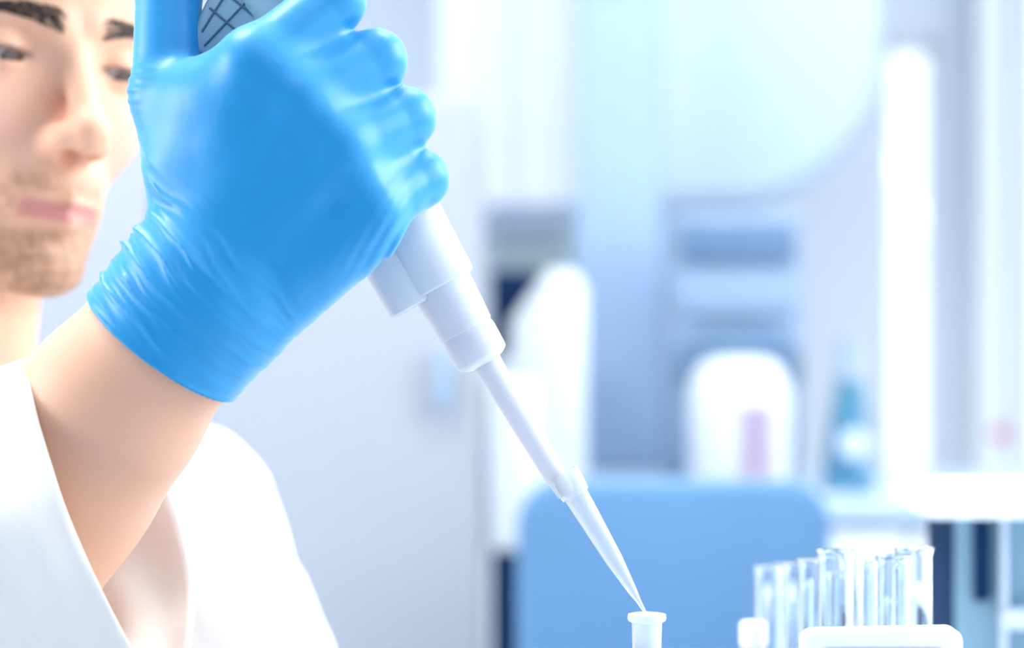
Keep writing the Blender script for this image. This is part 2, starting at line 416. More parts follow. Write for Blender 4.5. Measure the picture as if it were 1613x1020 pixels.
# teal flask
d = 3.03
t = empty('flask', (X(1338, d), d, BZ)); tag(t, 'conical flask of teal liquid beside the white round container', 'flask')
fr = (X(1384, d) - X(1292, d)) / 2; zt = Z(540, d); mt = Matrix.Translation((X(1338, d), d, 0))
lathe('glass_body', [(0, BZ), (fr * .9, BZ), (fr, BZ + .008), (fr * .95, BZ + .02), (fr * .34, zt - .03), (fr * .34, zt), (fr * .4, zt + .003), (fr * .4, zt + .006), (fr * .3, zt + .006), (fr * .28, zt - .03), (fr * .88, BZ + .02), (fr * .92, BZ + .01), (fr * .86, BZ + .004), (0, BZ + .004)], M['glass'], t, mt)
lathe('liquid', [(0, BZ + .005), (fr * .86, BZ + .005), (fr * .9, BZ + .012), (fr * .86, BZ + .02), (fr * .40, zt - .05), (0, zt - .05)], M['teal'], t, mt)
lathe('round_label', [(0, 0), (.021, 0), (.021, .003), (0, .003)], M['pale'], t, Matrix.Translation((X(1340, d), d - fr * .9, Z(697, d))) @ Matrix.Rotation(R(75), 4, 'X'))

# white angular apparatus left of the pillar
d = 3.05
t = empty('apparatus', (X(845, d), d, BZ)); tag(t, 'tall bright white apparatus with a sloped shoulder left of the pillar', 'apparatus')
extrude_poly('housing', [(X(800, d), BZ), (X(924, d), BZ), (X(924, d), Z(455, d)), (X(905, d), Z(425, d)), (X(862, d), Z(425, d)), (X(804, d), Z(505, d))], d, d + 0.24, M['bright'], t, 0.006)
box('feet', X(806, d), X(918, d), d + .02, d + .2, BZ - 0.0, BZ + .004, M['slate'], t)
d = 2.85
t = empty('waste_bin', (X(795, d), d, 0)); tag(t, 'tall white bin left of the blue chair with a navy base', 'bin')
box('body', X(765, d), X(845, d), 2.72, 2.9, Z(870, 2.72), Z(600, 2.72), M['bright'], t, 0.012)
box('base', X(776, d), X(845, d), 2.73, 2.89, 0.0, Z(872, 2.72), M['navy'], t, 0.005)
d = 3.3
t = empty('monitor', (X(808, d), d, BZ)); tag(t, 'navy monitor behind the bright white apparatus, edge on', 'monitor')
box('screen', X(772, d), X(860, d), d + .03, d + .06, Z(560, d), Z(425, d), M['navy'], t, 0.006)
box('stand', X(805, d), X(822, d), d + .04, d + .055, BZ + .01, Z(560, d), M['navy'], t, 0.002)
box('foot', X(780, d), X(850, d), d, d + .1, BZ, BZ + .01, M['navy'], t, 0.002)

# blue chair
d = 2.25
t = empty('lab_chair', (X(1060, d), d - .2, 0)); tag(t, 'blue padded chair with a broad rounded backrest before the far bench', 'chair')
bk = box_bm(X(814, d), X(1312, d), d, d + .05, Z(1150, d), Z(757, d), 0)
vert_e = [e for e in bk.edges if abs((e.verts[0].co - e.verts[1].co).y) > 0.01]
bmesh.ops.bevel(bk, geom=vert_e, offset=0.045, segments=8, affect='EDGES', profile=0.5)
bmesh.ops.bevel(bk, geom=[e for e in bk.edges if abs((e.verts[0].co - e.verts[1].co).y) < 0.01], offset=0.012, segments=3, affect='EDGES', profile=0.5)
local(from_bm('backrest', bk, M['chair'], angle=50), t)
xc = X(1060, d)
box('seat', xc - .22, xc + .22, d - .42, d - .0, .56, .62, M['chair'], t, 0.02)
box('back_bar', xc - .03, xc + .03, d + .05, d + .065, .54, .85, M['metal'], t, 0.003)
box('seat_bracket', xc - .03, xc + .03, d - .2, d + .065, .54, .56, M['metal'], t, 0.003)
lathe('column', [(0, .1), (.025, .1), (.025, .54), (0, .54)], M['metal'], t, Matrix.Translation((xc, d - .2, 0)))
for k in range(5):
    a = 2 * math.pi * k / 5 + .3; c_, s_ = math.cos(a), math.sin(a); b = box_bm(0, .27, -.02, .02, .07, .1, .006)
    bmesh.ops.transform(b, verts=b.verts, matrix=Matrix.Translation((xc, d - .2, 0)) @ Matrix.Rotation(a, 4, 'Z'))
    lg = local(from_bm('leg', b, M['metal']), t)
    cw = from_bm('castor', lathe_bm([(0, -.012), (.03, -.012), (.035, 0), (.03, .012), (0, .012)], 20, Matrix.Translation((xc + .25 * c_, d - .2 + .25 * s_, .035)) @ Matrix.Rotation(a + R(90), 4, 'Z') @ Matrix.Rotation(R(90), 4, 'Y')), M['navy'])
    cw.parent = lg; cw.matrix_parent_inverse = (Matrix.Translation(t.location) @ lg.matrix_parent_inverse).inverted()

dd = 1.08 / ((1587 - 806.5) / F)
cb = from_bm('call_button', lathe_bm([(0, 0), (.013, 0), (.013, .034), (.009, .040), (0, .040)], 24, Matrix.Translation((XR + .004, dd, Z(683, dd))) @ Matrix.Rotation(R(-90), 4, 'Y')), M['red'])
tag(cb, 'small round red button on the bright window side', 'button')

# ================================================================== NEAR BENCH
t = empty('near_bench', (0.4, 1.15, 0)); tag(t, 'near bench with a white top carrying the tubes and small devices', 'bench')
box('worktop', 0.0, XR - .01, 0.72, 1.55, BZ - .03, BZ, M['white'], t, 0.004)
for x in (.04, XR - .06):
    for y in (.76, 1.5): box('leg', x - .02, x + .02, y - .02, y + .02, 0, BZ - .03, M['metal'], t, 0.003)

# analyser on the right
d0, d1 = 1.36, 1.44
t = empty('analyser', (X(1560, d0), d0, BZ)); tag(t, 'teal grey analyser with a wide white lid and a dark slot, at the right edge', 'instrument')
d = d0
box('housing', X(1502, d), X(1790, d), d, d1, BZ, Z(812, d), M['tealgrey'], t, 0.004)
box('lid', X(1440, d), X(1800, d), d - .03, d1 + .01, Z(812, d), Z(768, d), M['bright'], t, 0.008)
box('slot', X(1532, d), X(1558, d), d - .006, d, Z(945, d), Z(814, d), M['navy'], t, 0.002)
box('side_panel', X(1498, d), X(1502, d), d + .001, d1, BZ, Z(812, d), M['navy'], t, 0.001)
box('tray', X(1570, d), X(1800, d), d - .02, d, Z(985, d), Z(955, d), M['pale'], t, 0.003)
box('rib', X(1572, d), X(1582, d), d - .012, d, BZ, Z(814, d), M['pale'], t, 0.002)

# white capped bottle left of the tubes
d = 1.12
t = empty('capped_bottle', (X(1187, d), d, BZ)); tag(t, 'small bottle with a white cap at the left end of the test tubes', 'bottle')
mt = Matrix.Translation((X(1187, d), d, 0)); zt = Z(978, d)
lathe('body', [(0, BZ), (.010, BZ), (.011, BZ + .002), (.011, zt - .026), (.006, zt - .016), (.006, zt - .012), (0, zt - .012)], M['tubepp'], t, mt)
lathe('cap', [(.0, zt - .0115), (.0068, zt - .0115), (.0068, zt - .0015), (.0056, zt), (0, zt)], M['bright'], t, mt)

# test tubes in a rack
def tube_profile(r, L, th=.0009):
    o = [(0, 0)] + [(r * math.sin(a), r - r * math.cos(a)) for a in (R(20), R(40), R(60), R(80))] + [(r, r), (r, L - .004), (r * 1.10, L - .002), (r * 1.13, L - .0008), (r * 1.08, L), (r - th, L - .0006)]
    i = [(r - th, r)] + [((r - th) * math.sin(a), r - (r - th) * math.cos(a)) for a in (R(80), R(60), R(40), R(20))] + [(0, th)]
    return o + i
rackZ = BZ + .004
specs = [  # px, rim y, depth, radius mm, label
    (1316, 866, .985, 7.6, 'test tube with the brightest glass rim, tallest of the left cluster'),
    (1440, 861, 1.0, 7.8, 'rightmost test tube, standing tallest, beside the dark analyser edge'),
    (1408, 874, .97, 7.0, 'test tube just left of the tallest right hand tube'),
    (1282, 880, 1.02, 7.0, 'test tube just left of the brightest rim'),
    (1256, 886, 1.07, 7.0, 'blurred test tube second from the bottle side, front'),
    (1212, 892, 1.13, 7.4, 'leftmost blurred test tube above the white cap'),
    (1360, 884, 1.08, 7.2, 'blurred test tube in the gap between the two clusters'),
    (1334, 874, 1.03, 7.0, 'test tube behind and right of the brightest rim'),
    (1388, 884, 1.10, 7.2, 'blurred test tube behind the right hand cluster'),
    (1236, 890, 1.20, 7.2, 'faint test tube at the very back left of the rack'),
]
proto = None
rk = empty('tube_rack', (X(1330, 1.06), 1.06, BZ)); tag(rk, 'low clear rack holding the glass test tubes', 'rack')
rx0, rx1 = X(1190, 1.0) - .01, X(1470, 1.0) + .016
for px, py, d, r, lab in specs:
    x = X(px, d); zt = Z(py, d); L = zt - rackZ
    o = empty('test_tube', (x, d, rackZ)); tag(o, lab, 'test tube', 'glass test tubes in the rack')
    lathe('glass_wall', tube_profile(r / 1000, L), M['glass'], o, Matrix.Translation((x, d, rackZ)), seg=36)
rb = bmesh.new(); box_bm(rx0, rx1, .955, 1.225, BZ, BZ + .003, bm=rb); local(from_bm('base_plate', rb, M['clear'], smooth=False), rk)
for yy in (.952, 1.225): box('side_rail', rx0, rx1, yy, yy + .003, BZ + .003, BZ + .03, M['clear'], rk, .0005)

# small white device with dark display
d = .93
x0, x1 = X(1263, d), X(1513, d); zt = Z(990, d)
t = empty('bench_timer', ((x0 + x1) / 2, d, BZ)); tag(t, 'white rounded device with a dark display, in front of the test tubes', 'timer')
fb = box_bm(x0, x1, d - .006, d + .010, BZ, zt, 0)
bmesh.ops.bevel(fb, geom=[e for e in fb.edges if abs((e.verts[0].co - e.verts[1].co).y) > .01], offset=.005, segments=6, affect='EDGES', profile=0.5)
bmesh.ops.bevel(fb, geom=[e for e in fb.edges if abs((e.verts[0].co - e.verts[1].co).y) < .01], offset=.0014, segments=3, affect='EDGES', profile=0.5)
bmesh.ops.rotate(fb, verts=fb.verts, cent=((x0 + x1) / 2, d, BZ), matrix=Matrix.Rotation(R(-.0), 3, 'Y') )
for v in fb.verts:
    v.co.z += (v.co.x - (x0 + x1) / 2) * .02 * (v.co.z - BZ) / (zt - BZ)
local(from_bm('frame', fb, M['bright'], angle=50), t)
box('display', x0 + .0085, x1 - .0085, d - .0072, d - .0058, BZ + .045, Z(1017, d), M['display'], t, .0006)
for k in range(3): box('button', x0 + .012 + k * .015, x0 + .022 + k * .015, d - .0085, d - .0058, BZ + .018, BZ + .028, M['pale'], t, .001)

# microtube being filled, in its small rack
c = P(1019, 966, 0) / 1000; cx_, cy_, cz_ = c[0], c[1], c[2] + CAMZ
t = empty('microtube', (cx_, cy_, cz_ - .040)); tag(t, 'small open milky tube right under the pipette tip', 'tube')
mt = Matrix.Translation((cx_, cy_, cz_))
lathe('tube_wall', [(0, -.040), (.0015, -.0395), (.0045, -.022), (.0056, -.018), (.0060, -.0036), (.0066, -.0032), (.0075, -.0026), (.0077, -.0015), (.0075, -.0002), (.0066, 0), (.0058, -.0005), (.0052, -.003), (.0047, -.018), (.0036, -.022), (.0008, -.0385), (0, -.0385)], M['tubepp'], t, mt)
lathe('liquid', [(0, -.038), (.0008, -.038), (.0035, -.022), (.0045, -.018), (.0048, -.012), (0, -.012)], M['clear'], t, mt)
t = empty('microtube_rack', (cx_, cy_, BZ)); tag(t, 'small pale rack block under the milky tube', 'rack')
zr = cz_ - .019
rkb = lathe_bm([(.0062, 0), (.028, 0), (.030, .002), (.030, zr - BZ - .002), (.028, zr - BZ), (.0062, zr - BZ)], 48, Matrix.Translation((cx_, cy_, BZ)), closed=True)
local(from_bm('block', rkb, M['pale']), t)

# ================================================================== PIPETTE
A0 = P(760, 566, 0); A1 = P(410, -30, 0)             # barrel end -> up along the body
tipP = P(1016, 963, 0)
pr = empty('pipette', tuple(np.array(tipP) / 1000 + np.array([0, 0, CAMZ]))); tag(pr, 'white and grey pipette held in the blue glove', 'pipette')
def frame(a, b):
    a = Vector(a) / 1000 + Vector((0, 0, CAMZ)); b = Vector(b) / 1000 + Vector((0, 0, CAMZ))
    q = (b - a).to_track_quat('Z', 'Y'); return Matrix.Translation(a) @ q.to_matrix().to_4x4(), (b - a).length
m1, L1 = frame(P(760, 566, 0), P(448, 0, 0))         # upwards
mm = lambda pts: [(r / 1000, z / 1000) for r, z in pts]
lathe('barrel', mm([(0, -2.2), (5.6, -2.2), (8.4, -1.1), (10.4, .2), (11.0, 1.2), (11.1, 6), (11.1, 11), (10.6, 13), (11.2, 13.6), (12.6, 40), (12.8, 48), (0, 48)]), M['pip'], pr, m1, 56)
lathe('upper_barrel', mm([(0, 33), (13.2, 33), (14.0, 33.6), (14.4, 35), (15.2, 66), (14.6, 80), (0, 80)]), M['pip'], pr, m1, 56)
b = lathe_bm(mm([(0, 31), (10, 31), (11.2, 31.8), (11.6, 33), (12.2, 70), (0, 72)]), 40, m1 @ Matrix.Translation((0, 0, 0)))
# side lobe (tip ejector) lies on the camera-left flank of the barrel
ax = Vector(P(448, 0, 0) - P(760, 566, 0)).normalized(); left = Vector((0, 1, 0)).cross(ax); left.normalize()
if left.x > 0: left = -left
bmesh.ops.translate(b, verts=b.verts, vec=left * .0125)
ejo = local(from_bm('tip_ejector', b, M['pip'], angle=30), pr)
lathe('grip_body', mm([(0, 78), (14.5, 78), (15.5, 82), (15.5, 150), (17, 165), (17, 178), (14, 182), (0, 182)]), M['pipgrey'], pr, m1, 48)
lathe('plunger', mm([(0, 181), (4, 181), (4, 185), (8, 186), (8.5, 190), (6, 192), (0, 192)]), M['pip'], pr, m1, 32)
hk = bmesh.new(); hp = [(298, 62), (304, 80), (330, 100), (400, 70), (470, 30), (500, -60), (370, -70), (326, 0)]
va = [hk.verts.new(Vector(P(a, b, 9) / 1000) + Vector((0, 0, CAMZ))) for a, b in hp]; vb = [hk.verts.new(Vector(P(a, b, -9) / 1000) + Vector((0, 0, CAMZ))) for a, b in hp]
hk.faces.new(va); hk.faces.new(vb[::-1])
for i in range(len(hp)): j = (i + 1) % len(hp); hk.faces.new((va[j], va[i], vb[i], vb[j]))
bmesh.ops.recalc_face_normals(hk, faces=hk.faces); bmesh.ops.bevel(hk, geom=list(hk.edges), offset=.0028, segments=4, affect='EDGES', profile=.5)
fh = local(from_bm('finger_rest', hk, M['pipgrey'], angle=40), pr)
for (a, b), (c_, d_) in (((318, 50), (352, -4)), ((330, 12), (384, 58)), ((322, 72), (400, -10)), ((362, -6), (420, 42))):
    q0, q1 = P(a, b, 9.2), P(c_, d_, 9.2); f0, fl = frame(q0, q1)
    so_ = from_bm('groove_line', lathe_bm([(0, 0), (.00045, 0), (.00045, fl), (0, fl)], 10, f0), M['pipline']); so_.parent = fh; so_.matrix_parent_inverse = (Matrix.Translation(pr.location) @ fh.matrix_parent_inverse).inverted()
# seams and grip ribs on the grey body near the thumb
for sgn in (-1, 1):
    sb = bmesh.new()
    for k in range(26):
        u = k / 25; a = R(200) + sgn * u * R(110); z = .128 + u * .045
        for dr, dz in ((0.0155, 0), (0.0161, 0), (0.0161, .0012), (.0155, .0012)):
            v = m1 @ Vector(((dr + .0013 * max(0, min(1, (z - .150) / .015))) * math.cos(a), (dr + .0013 * max(0, min(1, (z - .150) / .015))) * math.sin(a), z + dz)); sb.verts.new(v)
    sb.verts.ensure_lookup_table()
    for k in range(25):
        for j in range(4):
            j2 = (j + 1) % 4; sb.faces.new((sb.verts[4 * k + j], sb.verts[4 * k + j2], sb.verts[4 * k + 4 + j2], sb.verts[4 * k + 4 + j]))
    local(from_bm('grip_seam', sb, M['pipline']), pr)
m2, L2 = frame(P(880, 757, 0), P(765, 567, 0))
lathe('shaft', [(0, -.006), (.0036, -.006), (.0042, 0), (.0045, .001), (.0056, L2 * .93), (.0060, L2), (0, L2 + .002)], M['pip'], pr, m2, 40)
m3, L3 = frame(P(1016, 963, 0), P(887, 745, 0))
tp = [(.00055, 0), (.0010, .005), (.0018, L3 * .15), (.0035, L3 * .38), (.0046, L3 * .72), (.0049, L3 * .84), (.0058, L3 * .845), (.0061, L3 * .90), (.0064, L3 * .985), (.0066, L3), (.0058, L3), (.0053, L3 * .9), (.0043, L3 * .845), (.0040, L3 * .72), (.0029, L3 * .38), (.0012, L3 * .15), (.0005, .005), (.0003, 0)]
lathe('tip', tp, M['clear'], pr, m3, 36)

# ================================================================== PERSON
def hand(p, off=0.0):
    f = cap(p, P(300, 480, 20), P(262, 536, 19), 31, 31.5, (1, 1.25, 1))         # wrist
    for a, b, ra, rb in ((P(330, 440, 22), P(408, 105, 36), 20, 13.5), (P(345, 450, 22), P(470, 160, 38), 20, 13.2), (P(360, 465, 22), P(535, 235, 36), 20, 12.8), (P(372, 500, 18), P(582, 335, 30), 20, 14.0)):
        f = smin(f, cap(p, a, b, ra, rb), 9)
    f = smin(f, cap(p, P(345, 515, 14), P(560, 362, 22), 18, 15), 10)             # hypothenar
    f = smin(f, cap(p, P(325, 400, 14), P(306, 300, 16), 19, 15.5), 12)             # thumb base
    th = cap(p, P(305, 300, 14), P(263, 140, 8), 15, 13.8)
    th = smin(th, cap(p, P(263, 140, 8), P(266, -15, 0), 13.8, 13.0), 3)
    th = smin(th, cap(p, P(266, -15, 0), P(344, -138, 0), 12.5, 9), 3)
    f = smin(f, th, 7)
    f = smin(f, cap(p, P(322, 330, 21), P(318, 190, 22), 14, 10), 14)
    f = smin(f, cap(p, P(262, 165, 12), P(325, 150, 24), 10, 11), 12)
    f = smin(f, cap(p, P(325, 150, 24), P(400, 112, 34), 11, 13), 14)
    f = smin(f, cap(p, P(302, 250, 18), P(360, 190, 27), 13.5, 13), 16)                # web
    f = smin(f, cap(p, P(340, 290, 12), P(500, 310, 19), 13, 11), 12)              # palm fill
    fg = [((408, 100, 36, 13.2), (527, 2, 22, 11.8), (525, -10, -10, 10), (462, -5, -27, 8.8)),
          ((472, 158, 38, 13.0), (591, 95, 20, 12.0), (588, 92, -14, 10.5), (512, 100, -30, 9)),
          ((538, 232, 36, 12.6), (637, 186, 16, 11.9), (634, 186, -15, 10.3), (566, 190, -29, 8.8)),
          ((585, 325, 30, 12.6), (660, 282, 12, 11.4), (660, 284, -13, 9.6), (618, 286, -24, 8.2))]
    for a, b in ((0, 1), (1, 2), (2, 3)):      # flesh between the first joints
        A, B = fg[a], fg[b]; m0 = (P(*A[0][:3]) + P(*B[0][:3])) / 2; m1_ = (P(*A[1][:3]) + P(*B[1][:3])) / 2
        f = smin(f, cap(p, m0 - (0, 0.5, 0), m0 + (m1_ - m0) * .68 + (0, 1.2, 0), 10.8, 7.8), 8)
    for ch in fg:
        g = None
        for a, b in zip(ch[:-1], ch[1:]):
            c_ = cap(p, P(*a[:3]), P(*b[:3]), a[3], b[3]); g = c_ if g is None else smin(g, c_, 2.5)
        f = smin(f, g, 4.2)
    return f + off
W0 = P(257, 542, 18); E1 = P(182, 645, 8) ; E2 = P(95, 742, -4)
AX = (P(257, 542, 18) - P(182, 645, 12)); AX /= np.linalg.norm(AX)      # towards the hand
ELB = np.array([-276.0, 950.0, -205.0])
def forearm(p):
    f = cap(p, W0 + AX * 20, P(173, 645, 8), 30.5, 34.5, (1, 1.15, 1))
    f = smin(f, cap(p, P(173, 645, 8), P(88, 745, -6), 35, 38.5, (1, 1.08, 1)), 10)
    f = smin(f, cap(p, P(88, 745, -6), ELB, 39, 42), 15)
    return f
LAT = np.array([0.81, 0, -0.59]); LAT = LAT - AX * (LAT @ AX); LAT /= np.linalg.norm(LAT)
def glove(p):
    u = (p - W0) @ AX; s = (p - W0) @ LAT
    f = hand(p)
    cuff = cap(p, W0 - AX * 40, W0 + AX * 25, 35.0, 33.5, (1, 1.18, 1))
    f = smin(f, cuff, 8)
    # gathered folds, strongest on the thumb side of the wrist
    uu = u + 0.10 * s + 3.2 * noise(p, 60) + 1.2 * noise(p, 21) + 0.0035 * s * s
    rid = np.abs(np.sin(uu * 3.1416 / 8.5)); rid2 = np.abs(np.sin((uu + .16 * s) * 3.1416 / 5.3 + 1.1))
    am = sstep(62, 40, u) * sstep(-2, 8, u) * (0.18 + 0.82 * sstep(14, -26, s))
    am = am * np.clip(.65 + .5 * noise(p, 30), .1, 1.3)
    f = f - am * ((1 - rid) ** 1.8 * 2.3 + (1 - rid2) ** 2 * 1.1 - .4)
    f = f + 0.25 * sstep(90, 30, u) * noise(p, 22)
    # small creases round the thumb joint and the little finger side
    k = p - P(212, 138, 14); f = f + 0.5 * np.exp(-(k ** 2).sum(1) / 60) * np.sin(k[:, 2] * 1.5 + .12 * k[:, 0])
    k = p - P(612, 385, 25); f = f + 0.7 * np.exp(-(k ** 2).sum(1) / 200) * np.sin((k[:, 0] * .85 - k[:, 2] * .5) * 1.5)
    # rolled rim
    rim = np.sqrt((cap(p, W0 - AX * 60, W0 + AX * 40, 35.0, 34.4, (1, 1.18, 1)) + .3) ** 2 + (u + .2) ** 2) - 1.0
    f = smax(f, -(u + .5 * np.sin(s / 7) ), .8)
    inner = smax(forearm(p) - .35, u - 30, 3)
    f = smax(f, -inner, .5)
    f = smin(f, rim, .6)
    return f

# head frame
TH, PITCH, ROLL = R(42), R(1), R(7)
fw = np.array([math.sin(TH), -math.cos(TH), 0]); lf = np.array([math.cos(TH), math.sin(TH), 0]); up = np.array([0, 0, 1.0])
fw, up = fw * math.cos(PITCH) - up * math.sin(PITCH), up * math.cos(PITCH) + fw * math.sin(PITCH)
HR = np.stack([lf, fw, up], 1)
cr, sr = math.cos(-ROLL), math.sin(-ROLL)           # clockwise as the camera sees it (about the view axis)
RY = np.array([[cr, 0, -sr], [0, 1, 0], [sr, 0, cr]])
HR = RY @ HR
NAS = P(120, 88, -195)
H0 = NAS - HR @ np.array([0, 88.0, 2.0])
def hl(p): return (p - H0) @ HR
def hw(q): return H0 + HR @ np.asarray(q, float)
def head(p):
    q = hl(p); q = q.copy(); ax_ = np.abs(q[:, 0]); m = q.copy(); m[:, 0] = ax_
    f = ell(m, (0, -8, 36), (76, 97, 90))
    f = smin(f, ell(m, (0, 34, 30), (60, 52, 56)), 14)
    f = smin(f, ell(m, (0, 36, -28), (58, 50, 62)), 16)
    f = smin(f, ell(m, (37, 54, -26), (22, 22, 22)), 16)
    f = smin(f, cap(m, (52, -2, -50), (14, 72, -100), 15, 13), 18)
    f = smin(f, ell(m, (0, 44, -72), (42, 42, 36)), 14)
    f = smin(f, ell(m, (0, 68, -66), (31, 30, 27)), 12)
    f = smin(f, ell(m, (0, 80, -101), (19, 15, 15)), 10)
    f = smin(f, cap(m, (10, 83, 15), (42, 68, 18), 7.5, 7.5), 9)
    f = smax(f, -ell(m, (33, 91, 1), (17, 15, 11)), 9)
    f = smin(f, sph(m, (31.5, 69.5, -1), 14.0), 3.0)
    # nose
    f = smin(f, cap(m, (0, 83, 6), (0, 109, -33), 7.4, 8.2), 8)
    f = smin(f, sph(m, (0, 110, -35), 8.8), 8)
    f = smin(f, ell(m, (10.5, 96, -39.5), (6.5, 12, 8)), 8)
    f = smax(f, -ell(m, (7, 102, -47.5), (4.0, 7, 4.2)), 2)
    # lips
    f = smin(f, cap(m, (0, 99.5, -68), (25, 86.5, -72.5), 4.0, 2.0), 3.0)
    f = smin(f, cap(m, (0, 97, -77.5), (21, 86, -75), 5.8, 2.6), 3.5)
    f = smax(f, -cap(m, (0, 104.5, -72.3), (28, 89.5, -73.6), 2.7, 2.2), 1.2)
    f = smax(f, -ell(m, (0, 102, -88), (16, 7, 5)), 5)
    # eye opening (lowered lids)
    f = smax(f, -ell(m, (31.5, 84.5, -3), (12.5, 9, 2.4)), 1.0)
    # ear
    e = smax(ell(m, (77, -12, -6), (8, 19, 31)), -ell(m, (84, -9, -4), (5, 11, 20)), 3)
    f = smin(f, e, 3)
    return f
NB = np.array([-316.0, 1222.0, -80.0])
LV = np.array([.60, .80, 0])
LS = np.array([-192.0, 1318.0, -113.0]); RS = np.array([-395.0, 1095.0, -110.0])
def neck(p):
    f = cap(p, hw((0, -18, -40)), NB, 50, 52)
    return smin(f, smin(cap(p, NB + (0, 0, -20), LS + (0, 0, 0), 36, 30), cap(p, NB + (0, 0, -20), RS + (0, 0, 0), 36, 30), 10), 18)
def body(p):
    f = smin(head(p), neck(p), 12)
    f = smin(f, cap(p, NB + (0, 0, -60), NB + (0, 10, -260), 80, 85), 25)
    f = smin(f, cap(p, RS, ELB, 42, 38), 15)
    f = smin(f, forearm(p), 10)
    f = smin(f, hand(p, 1.8), 6)
    return f
print('sculpt body')
V, Fc = nets(body, (-500, 830, -350), (-20, 1420, 270), 2.0)
# skin colour: even tone, stubble, lips
q = hl(V); ax_ = np.abs(q[:, 0])
base = np.array([.76, .43, .285]); C = np.repeat(base[None], len(V), 0)
inhead = sstep(-140, -110, q[:, 2]) * sstep(-140, -60, q[:, 1])
beard = np.zeros(len(V))
n1 = noise(V, 9) * .25 + noise(V, 3.5) * .2
beard = np.maximum(beard, sstep(-76, -92, q[:, 2]) * sstep(-30, 30, q[:, 1]))
beard = np.maximum(beard, sstep(34, 52, ax_) * sstep(-30, -70, q[:, 2]) * sstep(-35, 5, q[:, 1]) * .8)
mst = np.exp(-((q[:, 2] + 61) / 6.0) ** 2) * sstep(30, 22, ax_) * sstep(80, 86, q[:, 1]); beard = np.maximum(beard, mst * .8)
mst = np.exp(-((ax_ - 27) / 5.0) ** 2) * sstep(-60, -66, q[:, 2]); beard = np.maximum(beard, mst * .6)
patch = np.exp(-((q[:, 2] + 88) / 6.0) ** 2 - (q[:, 0] / 8) ** 2); beard = np.maximum(beard, patch)
beard = np.clip(beard * (.85 + n1), 0, 1) * inhead * sstep(-135, -125, q[:, 2]) * (np.linalg.norm(q, axis=1) < 160)
C = C * (1 - .74 * beard[:, None]) + np.array([.24, .11, .05]) * (.74 * beard[:, None])
lip = ((np.linalg.norm(q, axis=1) < 160) * np.exp(-((q[:, 2] + 73.5) / 5.2) ** 4) * sstep(24, 19, ax_) * sstep(82, 86, q[:, 1]))[:, None]
C = C * (1 - .8 * lip) + np.array([.52, .17, .16]) * .8 * lip
lash = (np.exp(-((q[:, 2] - .5 + .012 * (ax_ - 31.5) ** 2) / 1.6) ** 2) * sstep(14, 11, np.abs(ax_ - 31.5)) * sstep(60, 70, q[:, 1]))[:, None] * .85
C = C * (1 - lash) + np.array([.05, .03, .02]) * lash
ch = np.exp(-((ax_ - 45) / 22) ** 2 - ((q[:, 2] + 32) / 22) ** 2)[:, None] * sstep(20, 50, q[:, 1])[:, None] * .4 * (np.linalg.norm(q, axis=1) < 160)[:, None]
C = C * (1 - ch) + np.array([.86, .50, .44]) * ch
per = empty('person', (-.27, 1.2, 0)); tag(per, 'man in a white lab coat and blue glove holding a pipette', 'person')
mesh_np('body', V, Fc, M['skin'], per, C)
# eyes
eyew = mat('eye white', (.34, .31, .31), .3); iris = mat('iris brown', (.07, .04, .03), .1)
gz = np.array([.22, .90, -.38]); gz /= np.linalg.norm(gz)
for sx in (-1, 1):
    c = hw((sx * 31.5, 69.8, -1)); bme = bmesh.new()
    cw_ = Vector(c / 1000) + Vector((0, 0, CAMZ))
    bmesh.ops.create_uvsphere(bme, u_segments=32, v_segments=20, radius=.0127, matrix=Matrix.Translation(cw_))
    eo = local(from_bm('eye', bme, eyew, angle=180), per)
    g = Vector(HR @ gz); mq = Matrix.Translation(cw_) @ g.to_track_quat('Z', 'Y').to_matrix().to_4x4()
    io = from_bm('iris', lathe_bm([(.0076, .0102), (.0070, .0112), (.003, .0128), (0, .0131)], 24, mq), iris)
    io.parent = eo; io.matrix_parent_inverse = (Matrix.Translation(per.location) @ eo.matrix_parent_inverse).inverted()
